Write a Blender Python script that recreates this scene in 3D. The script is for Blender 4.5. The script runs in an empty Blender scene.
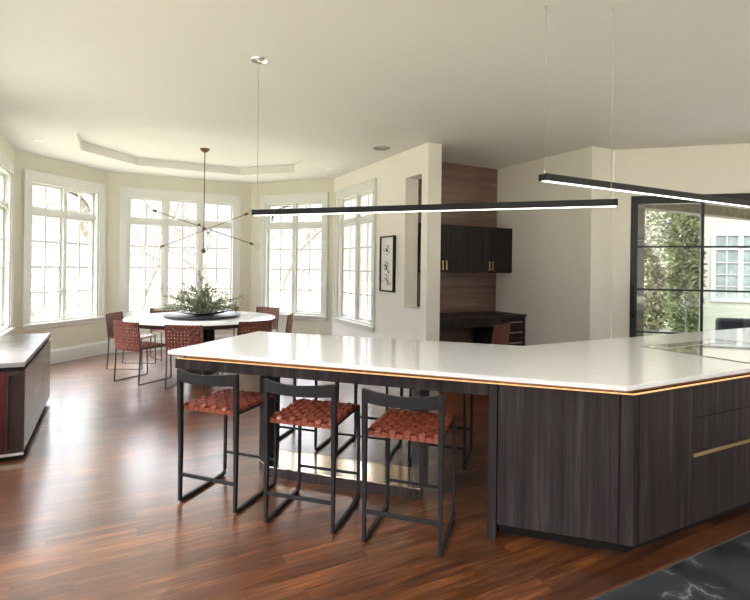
import bpy, bmesh, math, random
from mathutils import Vector, Matrix, noise
random.seed(7)
PI = math.pi
S2 = 2 ** .5
scene = bpy.context.scene
COL = scene.collection

# ------------------------------------------------------------------ materials
def new_mat(name):
    m = bpy.data.materials.new(name); m.use_nodes = True
    nt = m.node_tree; nt.nodes.clear()
    out = nt.nodes.new('ShaderNodeOutputMaterial')
    return m, nt, out

def N(nt, kind, **kw):
    n = nt.nodes.new(kind)
    for k, v in kw.items():
        if hasattr(n, k): setattr(n, k, v)
        else: n.inputs[k.replace('_', ' ')].default_value = v
    return n

def coords(nt, scale=(1, 1, 1), rot=(0, 0, 0), kind='Object'):
    tc = nt.nodes.new('ShaderNodeTexCoord'); mp = nt.nodes.new('ShaderNodeMapping')
    mp.inputs['Scale'].default_value = scale; mp.inputs['Rotation'].default_value = rot
    nt.links.new(tc.outputs[kind], mp.inputs['Vector'])
    return mp.outputs[0]

def ramp(nt, fac, stops):
    r = nt.nodes.new('ShaderNodeValToRGB')
    el = r.color_ramp.elements
    while len(el) < len(stops): el.new(.5)
    for e, (p, c) in zip(el, stops):
        e.position = p; e.color = (*c, 1)
    nt.links.new(fac, r.inputs[0]); return r.outputs[0]

def plain(name, col, rough=.5, metal=0, var=.06, scale=30, bump=0, coat=0, spec=.5, emis=None, estr=0):
    m, nt, out = new_mat(name)
    b = N(nt, 'ShaderNodeBsdfPrincipled')
    b.inputs['Roughness'].default_value = rough; b.inputs['Metallic'].default_value = metal
    b.inputs['Specular IOR Level'].default_value = spec
    b.inputs['Coat Weight'].default_value = coat; b.inputs['Coat Roughness'].default_value = .08
    nz = N(nt, 'ShaderNodeTexNoise', Scale=scale, Detail=4.0)
    nt.links.new(coords(nt), nz.inputs['Vector'])
    c0 = tuple(max(0, c * (1 - var)) for c in col); c1 = tuple(min(1, c * (1 + var)) for c in col)
    nt.links.new(ramp(nt, nz.outputs[0], [(.3, c0), (.7, c1)]), b.inputs['Base Color'])
    if bump:
        bp = N(nt, 'ShaderNodeBump', Strength=bump, Distance=.002)
        nt.links.new(nz.outputs[0], bp.inputs['Height']); nt.links.new(bp.outputs[0], b.inputs['Normal'])
    if emis:
        b.inputs['Emission Color'].default_value = (*emis, 1); b.inputs['Emission Strength'].default_value = estr
    nt.links.new(b.outputs[0], out.inputs[0]); return m

def grain(name, stops, scale, rough=.35, coat=0, bump=.15, spec=.5, rot=(0, 0, 0)):
    m, nt, out = new_mat(name)
    b = N(nt, 'ShaderNodeBsdfPrincipled')
    b.inputs['Roughness'].default_value = rough
    b.inputs['Coat Weight'].default_value = coat; b.inputs['Specular IOR Level'].default_value = spec
    v = coords(nt, scale, rot)
    a = N(nt, 'ShaderNodeTexNoise', Scale=1.0, Detail=5.0, Roughness=.65)
    nt.links.new(v, a.inputs['Vector'])
    nt.links.new(ramp(nt, a.outputs[0], stops), b.inputs['Base Color'])
    bp = N(nt, 'ShaderNodeBump', Strength=bump, Distance=.001)
    nt.links.new(a.outputs[0], bp.inputs['Height']); nt.links.new(bp.outputs[0], b.inputs['Normal'])
    nt.links.new(b.outputs[0], out.inputs[0]); return m

def emit_mat(name, col, s):
    m, nt, out = new_mat(name)
    e = N(nt, 'ShaderNodeEmission'); e.inputs[0].default_value = (*col, 1); e.inputs[1].default_value = s
    nt.links.new(e.outputs[0], out.inputs[0]); return m

def glass_mat(name, tint=(1, 1, 1), ior=1.5, rough=0.0):
    m, nt, out = new_mat(name)
    t = N(nt, 'ShaderNodeBsdfTransparent'); t.inputs[0].default_value = (*tint, 1)
    g = N(nt, 'ShaderNodeBsdfGlossy'); g.inputs['Roughness'].default_value = rough
    lw = N(nt, 'ShaderNodeLayerWeight'); pw = N(nt, 'ShaderNodeMath', operation='POWER'); pw.inputs[1].default_value = 5
    nt.links.new(lw.outputs['Facing'], pw.inputs[0])
    f = N(nt, 'ShaderNodeMapRange'); f.inputs[3].default_value = ((ior - 1) / (ior + 1)) ** 2; nt.links.new(pw.outputs[0], f.inputs[0])
    lw.inputs[0].default_value = .5
    mx = N(nt, 'ShaderNodeMixShader')
    nt.links.new(f.outputs[0], mx.inputs[0]); nt.links.new(t.outputs[0], mx.inputs[1]); nt.links.new(g.outputs[0], mx.inputs[2])
    nt.links.new(mx.outputs[0], out.inputs[0]); return m

def floor_mat():
    m, nt, out = new_mat('oak_floor')
    b = N(nt, 'ShaderNodeBsdfPrincipled')
    v = coords(nt)
    br = N(nt, 'ShaderNodeTexBrick')
    br.offset = 0; br.offset_frequency = 2; br.squash = 1
    # shift every row of boards by its own amount so the end joints never line up
    sx = N(nt, 'ShaderNodeSeparateXYZ'); nt.links.new(v, sx.inputs[0])
    def mt_(op, a, b):
        n = N(nt, 'ShaderNodeMath', operation=op)
        for i, q in enumerate((a, b)):
            if isinstance(q, (int, float)): n.inputs[i].default_value = q
            else: nt.links.new(q, n.inputs[i])
        return n.outputs[0]
    yy = mt_('ADD', sx.outputs[1], 20 * .105 * 10)
    row = mt_('FLOOR', mt_('DIVIDE', yy, .105), 0)
    wn_ = N(nt, 'ShaderNodeTexWhiteNoise', noise_dimensions='1D'); nt.links.new(row, wn_.inputs['W'])
    xx = mt_('ADD', mt_('ADD', sx.outputs[0], 27.0), mt_('MULTIPLY', wn_.outputs['Value'], 9.7))
    cb = N(nt, 'ShaderNodeCombineXYZ'); nt.links.new(xx, cb.inputs[0]); nt.links.new(yy, cb.inputs[1])
    for k, x in (('Scale', 1.0), ('Mortar Size', .0016), ('Mortar Smooth', .1), ('Bias', 0.0), ('Brick Width', 1.35), ('Row Height', .105)):
        br.inputs[k].default_value = x
    br.inputs['Color1'].default_value = (0, 0, 0, 1); br.inputs['Color2'].default_value = (1, 1, 1, 1)
    br.inputs['Mortar'].default_value = (.5, .5, .5, 1)
    nt.links.new(cb.outputs[0], br.inputs['Vector'])
    # stretch the grain along the boards and shift it from board to board
    mp = N(nt, 'ShaderNodeMapping'); mp.inputs['Scale'].default_value = (2.2, 30, 1)
    nt.links.new(v, mp.inputs['Vector'])
    add = N(nt, 'ShaderNodeVectorMath', operation='MULTIPLY_ADD')
    nt.links.new(br.outputs['Color'], add.inputs[0]); add.inputs[1].default_value = (7, 13, 5)
    nt.links.new(mp.outputs[0], add.inputs[2])
    gz = N(nt, 'ShaderNodeTexNoise', Scale=1.0, Detail=6.0, Roughness=.6, Distortion=.8)
    nt.links.new(add.outputs[0], gz.inputs['Vector'])
    mp2 = N(nt, 'ShaderNodeMapping'); mp2.inputs['Scale'].default_value = (14, 160, 1)
    nt.links.new(v, mp2.inputs['Vector'])
    fz = N(nt, 'ShaderNodeTexNoise', Scale=1.0, Detail=3.0)
    nt.links.new(mp2.outputs[0], fz.inputs['Vector'])
    g1 = ramp(nt, gz.outputs[0], [(.28, (.036, .010, .0035)), (.5, (.088, .028, .008)), (.74, (.22, .080, .023))])
    g2 = ramp(nt, br.outputs['Color'], [(0, (.48, .40, .38)), (.5, (.90, .85, .85)), (1, (1.45, 1.42, 1.35))])
    mul = N(nt, 'ShaderNodeMix', data_type='RGBA', blend_type='MULTIPLY'); mul.inputs[0].default_value = .85
    nt.links.new(g1, mul.inputs[6]); nt.links.new(g2, mul.inputs[7])
    g3 = ramp(nt, fz.outputs[0], [(.35, (.72, .68, .65)), (.6, (1.1, 1.1, 1.1))])
    mul2 = N(nt, 'ShaderNodeMix', data_type='RGBA', blend_type='MULTIPLY'); mul2.inputs[0].default_value = .7
    nt.links.new(mul.outputs[2], mul2.inputs[6]); nt.links.new(g3, mul2.inputs[7])
    mm = N(nt, 'ShaderNodeMix', data_type='RGBA'); mm.inputs[7].default_value = (.02, .008, .004, 1)
    nt.links.new(br.outputs['Fac'], mm.inputs[0]); nt.links.new(mul2.outputs[2], mm.inputs[6])
    nt.links.new(mm.outputs[2], b.inputs['Base Color'])
    b.inputs['Roughness'].default_value = .3
    b.inputs['Specular IOR Level'].default_value = FLOOR_SPEC
    rr = N(nt, 'ShaderNodeMapRange'); rr.inputs[3].default_value = FLOOR_R - .04; rr.inputs[4].default_value = FLOOR_R + .06
    nt.links.new(gz.outputs[0], rr.inputs[0]); nt.links.new(rr.outputs[0], b.inputs['Roughness'])
    b.inputs['Coat Weight'].default_value = 1.0; b.inputs['Coat Roughness'].default_value = .22; b.inputs['Coat IOR'].default_value = 1.7
    bp = N(nt, 'ShaderNodeBump', Strength=.35, Distance=.0018)
    hm = N(nt, 'ShaderNodeMath', operation='SUBTRACT')
    nt.links.new(fz.outputs[0], hm.inputs[0]); nt.links.new(br.outputs['Fac'], hm.inputs[1])
    nt.links.new(hm.outputs[0], bp.inputs['Height']); nt.links.new(bp.outputs[0], b.inputs['Normal'])
    nt.links.new(b.outputs[0], out.inputs[0]); return m
FLOOR_R = .36; FLOOR_SPEC = .5

def marble_dark():
    m, nt, out = new_mat('black_marble')
    b = N(nt, 'ShaderNodeBsdfPrincipled'); b.inputs['Roughness'].default_value = .4; b.inputs['Specular IOR Level'].default_value = .25
    v = coords(nt)
    nz = N(nt, 'ShaderNodeTexNoise', Scale=1.6, Detail=7.0, Roughness=.6)
    nt.links.new(v, nz.inputs['Vector'])
    md = N(nt, 'ShaderNodeVectorMath', operation='MULTIPLY_ADD'); md.inputs[1].default_value = (.9, .9, 0)
    nt.links.new(nz.outputs['Color'], md.inputs[0]); nt.links.new(v, md.inputs[2])
    vo = N(nt, 'ShaderNodeTexVoronoi', feature='DISTANCE_TO_EDGE', Scale=3.2)
    nt.links.new(md.outputs[0], vo.inputs['Vector'])
    veins = ramp(nt, vo.outputs[0], [(0, (.34, .35, .36)), (.018, (.09, .095, .10)), (.08, (.028, .032, .036))])
    msk = N(nt, 'ShaderNodeTexNoise', Scale=3.0, Detail=4.0)
    nt.links.new(v, msk.inputs['Vector'])
    cl = ramp(nt, msk.outputs[0], [(.35, (.012, .013, .015)), (.7, (.040, .042, .045))])
    mk = ramp(nt, msk.outputs[0], [(.45, (0, 0, 0)), (.6, (1, 1, 1))])
    mx = N(nt, 'ShaderNodeMix', data_type='RGBA')
    nt.links.new(mk, mx.inputs[0]); nt.links.new(cl, mx.inputs[6]); nt.links.new(veins, mx.inputs[7])
    nt.links.new(mx.outputs[2], b.inputs['Base Color'])
    nt.links.new(b.outputs[0], out.inputs[0]); return m

def quartz():
    m, nt, out = new_mat('white_quartz')
    b = N(nt, 'ShaderNodeBsdfPrincipled'); b.inputs['Roughness'].default_value = .09
    b.inputs['Specular IOR Level'].default_value = .6
    v = coords(nt, (1.0, 2.2, 1))
    nz = N(nt, 'ShaderNodeTexNoise', Scale=1.3, Detail=8.0, Roughness=.62, Distortion=1.6)
    nt.links.new(v, nz.inputs['Vector'])
    nt.links.new(ramp(nt, nz.outputs[0], [(.30, (.80, .80, .80)), (.485, (.81, .81, .81)), (.5, (.76, .76, .765)), (.515, (.81, .81, .81))]), b.inputs['Base Color'])
    nt.links.new(b.outputs[0], out.inputs[0]); return m

M = {}
M['floor'] = floor_mat()
M['wall'] = plain('warm_white_paint', (.78, .745, .68), .55, var=.015, scale=3)
M['baywall'] = plain('cream_paint', (.635, .615, .50), .55, var=.015, scale=3)
M['hallwall'] = plain('greige_paint', (.72, .68, .62), .6, var=.015, scale=3)
M['ceiling'] = plain('ceiling_paint', (.70, .68, .63), .7, var=.01, scale=2)
M['trim'] = plain('white_satin_trim', (.68, .68, .64), .35, var=.01, scale=6)
M['glass'] = glass_mat('window_glass')
M['quartz'] = quartz()
M['marble'] = marble_dark()
M['oakdark'] = grain('fumed_oak_vertical', [(.28, (.006, .0045, .0045)), (.45, (.018, .0125, .0118)), (.56, (.025, .0175, .0165)), (.70, (.058, .040, .036))], (26, 26, .9), .5, spec=.22)
M['oakdark2'] = grain('fumed_oak_end', [(.3, (.010, .007, .007)), (.6, (.045, .030, .027)), (.75, (.07, .05, .045))], (30, 30, .8), .5, spec=.25)
M['toe'] = plain('toe_kick_black', (.010, .007, .006), .7, spec=.15)
M['bronze'] = plain('brushed_bronze', (.55, .33, .16), .35, metal=1, var=.05, scale=60)
M['brass'] = plain('satin_brass', (.80, .58, .30), .28, metal=1, var=.04, scale=60)
M['champagne'] = plain('polished_champagne_metal', (.78, .62, .48), .16, metal=1, var=.03, scale=20)
M['led'] = emit_mat('warm_led', (1, .50, .22), 1.5)
M['ledwhite'] = emit_mat('white_led_lens', (1, .95, .88), 3.5)
M['black'] = plain('matt_black_metal', (.010, .010, .011), .45, var=.1, spec=.25)
M['stoolmetal'] = plain('blackened_steel', (.016, .015, .015), .5, metal=0, var=.12, scale=80, spec=.18)
M['chairmetal'] = plain('dark_bronze_tube', (.10, .075, .055), .35, metal=.7, var=.1, scale=80)
M['leather'] = plain('cognac_leather', (.20, .045, .024), .33, var=.15, scale=40, bump=.1)
M['leather2'] = plain('oxblood_leather', (.17, .045, .024), .45, var=.28, scale=45, bump=.4)
M['mahogany'] = grain('red_mahogany', [(.3, (.035, .005, .006)), (.7, (.085, .013, .012))], (18, 18, 1.0), .4, spec=.2)
M['taupewood'] = grain('taupe_veneer', [(.3, (.14, .115, .10)), (.7, (.22, .185, .16))], (22, 22, 1.2), .25)
M['taupetop'] = grain('taupe_top', [(.3, (.20, .18, .165)), (.7, (.25, .225, .21))], (2, 24, 22), .22)
M['panelwood'] = grain('walnut_wall_panel', [(.25, (.125, .072, .055)), (.45, (.185, .112, .088)), (.6, (.225, .14, .11)), (.75, (.28, .185, .145))], (1.1, 1.1, 14), .28)
M['white_lam'] = plain('white_table_top', (.80, .80, .78), .12, var=.01)
M['tableedge'] = plain('dark_table_edge', (.035, .020, .016), .5, spec=.2)
M['slate'] = plain('dark_slate', (.035, .042, .045), .3, var=.2)
M['leaf'] = plain('olive_leaf', (.30, .34, .22), .55, var=.45, scale=14)
M['twig'] = plain('dark_twig', (.07, .045, .03), .7)
M['bowlwood'] = plain('ebonised_bowl', (.025, .018, .014), .4)
M['chrome'] = plain('chrome', (.8, .8, .8), .12, metal=1, var=.01)
M['white'] = plain('white_enamel', (.85, .85, .83), .3, var=.01)
M['wire'] = plain('steel_wire', (.40, .38, .35), .6)
M['globe'] = glass_mat('clear_globe_glass', (.96, .96, .95), 1.45)
M['antbrass'] = plain('aged_brass', (.13, .075, .035), .35, metal=.8, var=.15)
M['paper'] = plain('art_paper', (.78, .77, .74), .7, var=.01)
M['ink'] = plain('black_ink', (.03, .03, .03), .6)
M['steel'] = plain('satin_nickel', (.62, .60, .56), .3, metal=1, var=.03)
M['mirrorglass'] = plain('cream_glass_hob', (.80, .77, .69), .045, metal=.65, var=.005)
M['hobline'] = plain('hob_trim', (.20, .19, .17), .3, metal=.5)
M['blacksteel'] = plain('black_steel_frame', (.018, .018, .022), .45, metal=.1)
M['stucco'] = plain('cream_stucco', (.155, .15, .122), .85, var=.03, scale=20)
M['taupeext'] = plain('olive_taupe_masonry', (.10, .09, .06), .85, var=.35, scale=14)
M['soffit'] = grain('stained_soffit', [(.3, (.09, .065, .04)), (.7, (.14, .11, .07))], (1, 12, 1), .6)
M['paving'] = plain('pale_paving', (.16, .155, .14), .85, var=.1, scale=4)
M['sofa'] = plain('charcoal_weave', (.006, .0062, .006), .9, spec=.05, var=.3, scale=150)
M['bark'] = plain('pale_bark', (.20, .17, .14), .85, var=.3, scale=8)
M['brush'] = plain('winter_brush', (.36, .31, .27), .9, var=.25, scale=3)
M['foliage'] = plain('yellow_green_foliage', (.085, .10, .045), .8, var=.55, scale=2.2)
M['foliage2'] = plain('tan_foliage', (.12, .115, .062), .8, var=.5, scale=2.2)
M['lawn'] = plain('dry_lawn', (.22, .20, .12), .95, var=.3, scale=1.5)
M['exttrim'] = plain('exterior_trim', (.16, .165, .155), .6, var=.02)
M['extglass'] = plain('dark_window_pane', (.10, .12, .11), .06, var=.3, scale=4)
M['railglass'] = glass_mat('rail_glass', (.93, .97, .94))

# ------------------------------------------------------------------ mesh builder
class MB:
    def __init__(s): s.v = []; s.f = []; s.mi = []
    def add(s, vs, fs, mi=0):
        b = len(s.v); s.v += [tuple(v) for v in vs]; s.f += [tuple(b + i for i in f) for f in fs]; s.mi += [mi] * len(fs)
    def box(s, c, size, rz=0, mi=0):
        hx, hy, hz = (d / 2 for d in size); ca, sa = math.cos(rz), math.sin(rz)
        vs = []
        for z in (-hz, hz):
            for x, y in ((-hx, -hy), (hx, -hy), (hx, hy), (-hx, hy)):
                vs.append((c[0] + x * ca - y * sa, c[1] + x * sa + y * ca, c[2] + z))
        s.add(vs, [(3, 2, 1, 0), (4, 5, 6, 7), (0, 1, 5, 4), (1, 2, 6, 5), (2, 3, 7, 6), (3, 0, 4, 7)], mi)
    def bx(s, x0, x1, y0, y1, z0, z1, mi=0): s.box(((x0 + x1) / 2, (y0 + y1) / 2, (z0 + z1) / 2), (x1 - x0, y1 - y0, z1 - z0), 0, mi)
    def prism(s, poly, z0, z1, mi=0):
        n = len(poly)
        s.add([(x, y, z0) for x, y in poly] + [(x, y, z1) for x, y in poly],
              [tuple(reversed(range(n))), tuple(range(n, 2 * n))] + [(i, (i + 1) % n, n + (i + 1) % n, n + i) for i in range(n)], mi)
    def ring_loft(s, rings, closed=False, caps=True, mi=0):
        n = len(rings[0]); vs = [p for r in rings for p in r]; fs = []
        R = len(rings)
        for i in range(R if closed else R - 1):
            a = i * n; b = ((i + 1) % R) * n
            for j in range(n): fs.append((a + j, a + (j + 1) % n, b + (j + 1) % n, b + j))
        if caps and not closed:
            fs.append(tuple(reversed(range(n)))); fs.append(tuple((R - 1) * n + j for j in range(n)))
        s.add(vs, fs, mi)
    def sweep(s, pts, w, h=None, n=4, up=(0, 0, 1), mi=0, closed=False):
        """square bar (n=4) or round tube along a path; w, h widths (numbers or lists)"""
        pts = [Vector(p) for p in pts]; K = len(pts); h = w if h is None else h
        rings = []; up = Vector(up)
        for i, p in enumerate(pts):
            if closed: t = pts[(i + 1) % K] - pts[i - 1]; scale = 1
            else: t = pts[min(i + 1, K - 1)] - pts[max(i - 1, 0)]; scale = 1
            if (0 < i < K - 1) or closed:
                a = (p - pts[i - 1]).normalized(); b = (pts[(i + 1) % K] - p).normalized()
                t = a + b; cosh = max(.3, t.length / 2)
            else: cosh = 1
            t.normalize()
            u = up if abs(t.dot(up)) < .95 else Vector((0, 1, 0)) if abs(t.y) < .9 else Vector((1, 0, 0))
            x = t.cross(u).normalized(); y = x.cross(t).normalized()
            wi = w[i] if isinstance(w, (list, tuple)) else w; hi = h[i] if isinstance(h, (list, tuple)) else h
            if n == 4: ring = [p + x * wi / 2 * sx + y * hi / 2 * sy / (cosh if not closed else 1) for sx, sy in ((-1, -1), (1, -1), (1, 1), (-1, 1))]
            else: ring = [p + x * wi / 2 * math.cos(2 * PI * k / n) + y * hi / 2 * math.sin(2 * PI * k / n) for k in range(n)]
            rings.append(ring)
        s.ring_loft(rings, closed, mi=mi)
    def lathe(s, prof, c=(0, 0, 0), n=24, mi=0, axis=None):
        rings = [[(c[0] + r * math.cos(2 * PI * k / n), c[1] + r * math.sin(2 * PI * k / n), c[2] + z) for k in range(n)] for r, z in prof]
        s.ring_loft(rings, mi=mi)
    def sphere(s, c, r, n=16, m=10, mi=0):
        s.lathe([(r * math.sin(PI * i / m) + 1e-5, -r * math.cos(PI * i / m)) for i in range(m + 1)], c, n, mi)
    def build(s, name, mats, parent=None, smooth=False, bevel=0, kind=None, loc=None):
        me = bpy.data.meshes.new(name); me.from_pydata(s.v, [], s.f)
        mats = mats if isinstance(mats, (list, tuple)) else [mats]
        for m in mats: me.materials.append(m)
        if len(mats) > 1:
            for p, i in zip(me.polygons, s.mi): p.material_index = i
        bm = bmesh.new(); bm.from_mesh(me); bmesh.ops.recalc_face_normals(bm, faces=bm.faces); bm.to_mesh(me); bm.free()
        if smooth:
            me.polygons.foreach_set('use_smooth', [True] * len(me.polygons))
            try: me.set_sharp_from_angle(angle=math.radians(40))
            except Exception: pass
        o = bpy.data.objects.new(name, me); COL.objects.link(o)
        if parent: o.parent = parent
        if bevel:
            b = o.modifiers.new('bevel', 'BEVEL'); b.width = bevel; b.segments = 2; b.limit_method = 'ANGLE'
        if kind: o['kind'] = kind
        if loc: o.location = loc
        return o

def tag(o, label, cat, group=None, kind=None):
    o['label'] = label; o['category'] = cat
    if group: o['group'] = group
    if kind: o['kind'] = kind
    return o
def thing(name, label, cat, loc=(0, 0, 0), rz=0, group=None):
    o = bpy.data.objects.new(name, None); COL.objects.link(o); o.location = loc; o.rotation_euler = (0, 0, rz)
    o.empty_display_size = .1
    return tag(o, label, cat, group)
def copy_tree(o, parent=None):
    c = o.copy(); COL.objects.link(c); c.parent = parent
    for ch in list(o.children): copy_tree(ch, c)
    return c

H = 3.046          # ceiling height
CAM_Z = 1.5

# ------------------------------------------------------------------ room shell
def wall(name, p0, p1, holes, mat, t=.2, z0=0.0, z1=H + .02, side=1, e0=0, e1=0):
    """wall whose inner face runs p0->p1; side=+1 puts the thickness on the left of p0->p1"""
    p0 = Vector(p0); p1 = Vector(p1); d = (p1 - p0); L = d.length; d.normalize(); n = Vector((-d.y, d.x)) * side
    ss = sorted({0, L, *[h[0] for h in holes], *[h[1] for h in holes]}); zs = sorted({z0, z1, *[h[2] for h in holes], *[h[3] for h in holes]})
    m = MB()
    def hole(i, j):
        sc = (ss[i] + ss[i + 1]) / 2; zc = (zs[j] + zs[j + 1]) / 2
        return any(h[0] < sc < h[1] and h[2] < zc < h[3] for h in holes)
    def pt(s, z, o):
        if o:
            if s == 0: s = -e0
            elif s == L: s = L + e1
        q = p0 + d * s + n * (t * o); return (q.x, q.y, z)
    for i in range(len(ss) - 1):
        for j in range(len(zs) - 1):
            if hole(i, j): continue
            a, b, c, e = ss[i], ss[i + 1], zs[j], zs[j + 1]
            for o in (0, 1):
                m.add([pt(a, c, o), pt(b, c, o), pt(b, e, o), pt(a, e, o)], [(0, 1, 2, 3)])
            for (cond, q) in ((i == 0 or hole(i - 1, j), [(a, c), (a, e)]), (i == len(ss) - 2 or hole(i + 1, j), [(b, c), (b, e)]),
                              (j == 0 or hole(i, j - 1), [(a, c), (b, c)]), (j == len(zs) - 2 or hole(i, j + 1), [(a, e), (b, e)])):
                if cond:
                    (s1, h1), (s2, h2) = q
                    m.add([pt(s1, h1, 0), pt(s2, h2, 0), pt(s2, h2, 1), pt(s1, h1, 1)], [(0, 1, 2, 3)])
    # weld and orient
    me = bpy.data.meshes.new(name); me.from_pydata(m.v, [], m.f); me.materials.append(mat)
    bm = bmesh.new(); bm.from_mesh(me); bmesh.ops.remove_doubles(bm, verts=bm.verts, dist=1e-5); bmesh.ops.recalc_face_normals(bm, faces=bm.faces); bm.to_mesh(me); bm.free()
    o = bpy.data.objects.new(name, me); COL.objects.link(o); o['kind'] = 'structure'; return o

A = (-1.215, 8.385); B = (-.081, 9.52); C = (2.31, 9.50); D = (3.42, 8.12)
E1 = (3.42, 5.16); E2 = (3.62, 5.16)
WZ0, WZ1 = .64, 2.68      # opening
def L2(a, b): return math.hypot(b[0] - a[0], b[1] - a[1])
mit = .2 * math.tan(math.radians(22.5))

# window openings as (s0,s1) of the clear opening in each wall
W1 = (.24, 1.42); W2 = (.28, 2.09); W3 = (.32, 1.56); W4 = (.22, 1.50)
wall('wall_far_left', A, (-1.215, -3), [(.22, 1.55, WZ0, WZ1), (2.9, 4.5, WZ0, WZ1), (5.2, 6.8, WZ0, WZ1), (8.0, 10.9, .3, 2.75)], M['baywall'], side=-1, e0=mit)  # last opening is unseen, added to let light onto door wall and island
wall('wall_bay_left', A, B, [(*W1, WZ0, WZ1)], M['baywall'], side=1, e0=mit, e1=mit)
wall('wall_bay_centre', B, C, [(*W2, WZ0, WZ1)], M['baywall'], side=1, e0=mit, e1=mit)
wall('wall_bay_right', C, D, [(*W3, WZ0, WZ1)], M['baywall'], side=1, e0=mit, e1=mit)
wall('wall_partition', D, E1, [(*W4, WZ0, WZ1), (2.43, 2.82, .98, 2.685)], M['wall'], side=1, e0=mit)
wall('wall_nook_back', (3.62, 6.02), (5.275, 6.02), [], M['panelwood'], side=1, e1=0)
wall('wall_nook_right', (5.275, 6.02), (5.275, 4.285), [], M['hallwall'], side=1, e0=.2, e1=-.2)
wall('wall_return', (5.275, 4.285), (5.683, 4.285), [], M['wall'], side=1, e0=-.2, e1=.08)
G = (5.685, 4.285); HR = (8.215, 1.755)
DL = L2(G, HR)
wall('wall_door', G, HR, [(.205, 2.95, -.01, 2.45)], M['wall'], side=1, e0=-.083, e1=.08)
wall('wall_back', (8.215, -3), (-1.215, -3), [(.3, 2.6, .3, 2.75), (7.0, 9.1, .3, 2.75)], M['wall'], side=1, e0=.2, e1=.2)  # unseen wall; its openings are added to let in fill light
wall('wall_right', HR, (8.215, -3), [], M['wall'], side=1, e0=.083)

OUT = [(-1.32, -3.0), (-1.32, 8.43), (-.125, 9.62), (2.36, 9.60), (3.52, 8.16), (3.60, 6.12), (5.375, 6.12), (5.375, 4.385), (5.725, 4.385), (8.315, 1.80), (8.315, -3.0)]
TR = [(-.4, 6.93), (.32, 6.17), (1.92, 6.17), (2.63, 6.93), (2.63, 7.93), (1.92, 8.68), (.32, 8.68), (-.4, 7.93)]

fl = MB(); fl.prism(OUT, -.06, 0); fl.build('floor', M['floor'], kind='structure')

def ceiling():
    bm = bmesh.new()
    o = [bm.verts.new((x, y, H)) for x, y in OUT]; i = [bm.verts.new((x, y, H)) for x, y in TR]
    es = [bm.edges.new((o[k], o[(k + 1) % len(o)])) for k in range(len(o))] + [bm.edges.new((i[k], i[(k + 1) % 8])) for k in range(8)]
    bmesh.ops.triangle_fill(bm, use_beauty=True, edges=es)
    it = [bm.verts.new((x, y, 3.17)) for x, y in TR]
    for k in range(8): bm.faces.new((i[k], i[(k + 1) % 8], it[(k + 1) % 8], it[k]))
    bm.faces.new(it)
    ot = [bm.verts.new((x, y, 3.35)) for x, y in OUT]
    for k in range(len(o)): bm.faces.new((o[k], o[(k + 1) % len(o)], ot[(k + 1) % len(o)], ot[k]))
    bm.faces.new(ot)
    bmesh.ops.recalc_face_normals(bm, faces=bm.faces)
    me = bpy.data.meshes.new('ceiling'); bm.to_mesh(me); bm.free(); me.materials.append(M['ceiling'])
    ob = bpy.data.objects.new('ceiling', me); COL.objects.link(ob); ob['kind'] = 'structure'
ceiling()

# baseboards
def baseboard(name, p0, p1, side=1, h=.215, s0=0, s1=None):
    p0 = Vector(p0); p1 = Vector(p1); d = (p1 - p0).normalized(); n = Vector((d.y, -d.x)) * side
    if s1 is None: s1 = (p1 - p0).length
    a = p0 + d * s0; b = p0 + d * s1
    m = MB()
    prof = [(0, .0), (.022, .0), (.022, h - .035), (.012, h - .012), (.008, h), (0, h)]
    rings = [[(q.x + n.x * x, q.y + n.y * x, z) for x, z in prof] for q in (a, b)]
    m.ring_loft(rings); m.build(name, M['trim'], kind='structure')
baseboard('baseboard_far_left', (-1.215, 8.385), (-1.215, 6.45), -1)
baseboard('baseboard_bay_left', A, B)
baseboard('baseboard_bay_centre', B, C)
baseboard('baseboard_bay_right', C, D)
baseboard('baseboard_partition', D, E1)
baseboard('baseboard_partition_end', E1, (3.62, 5.16))
baseboard('baseboard_nook_right', (5.275, 5.35), (5.275, 4.285))
baseboard('baseboard_return', (5.275, 4.285), G)

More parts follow.
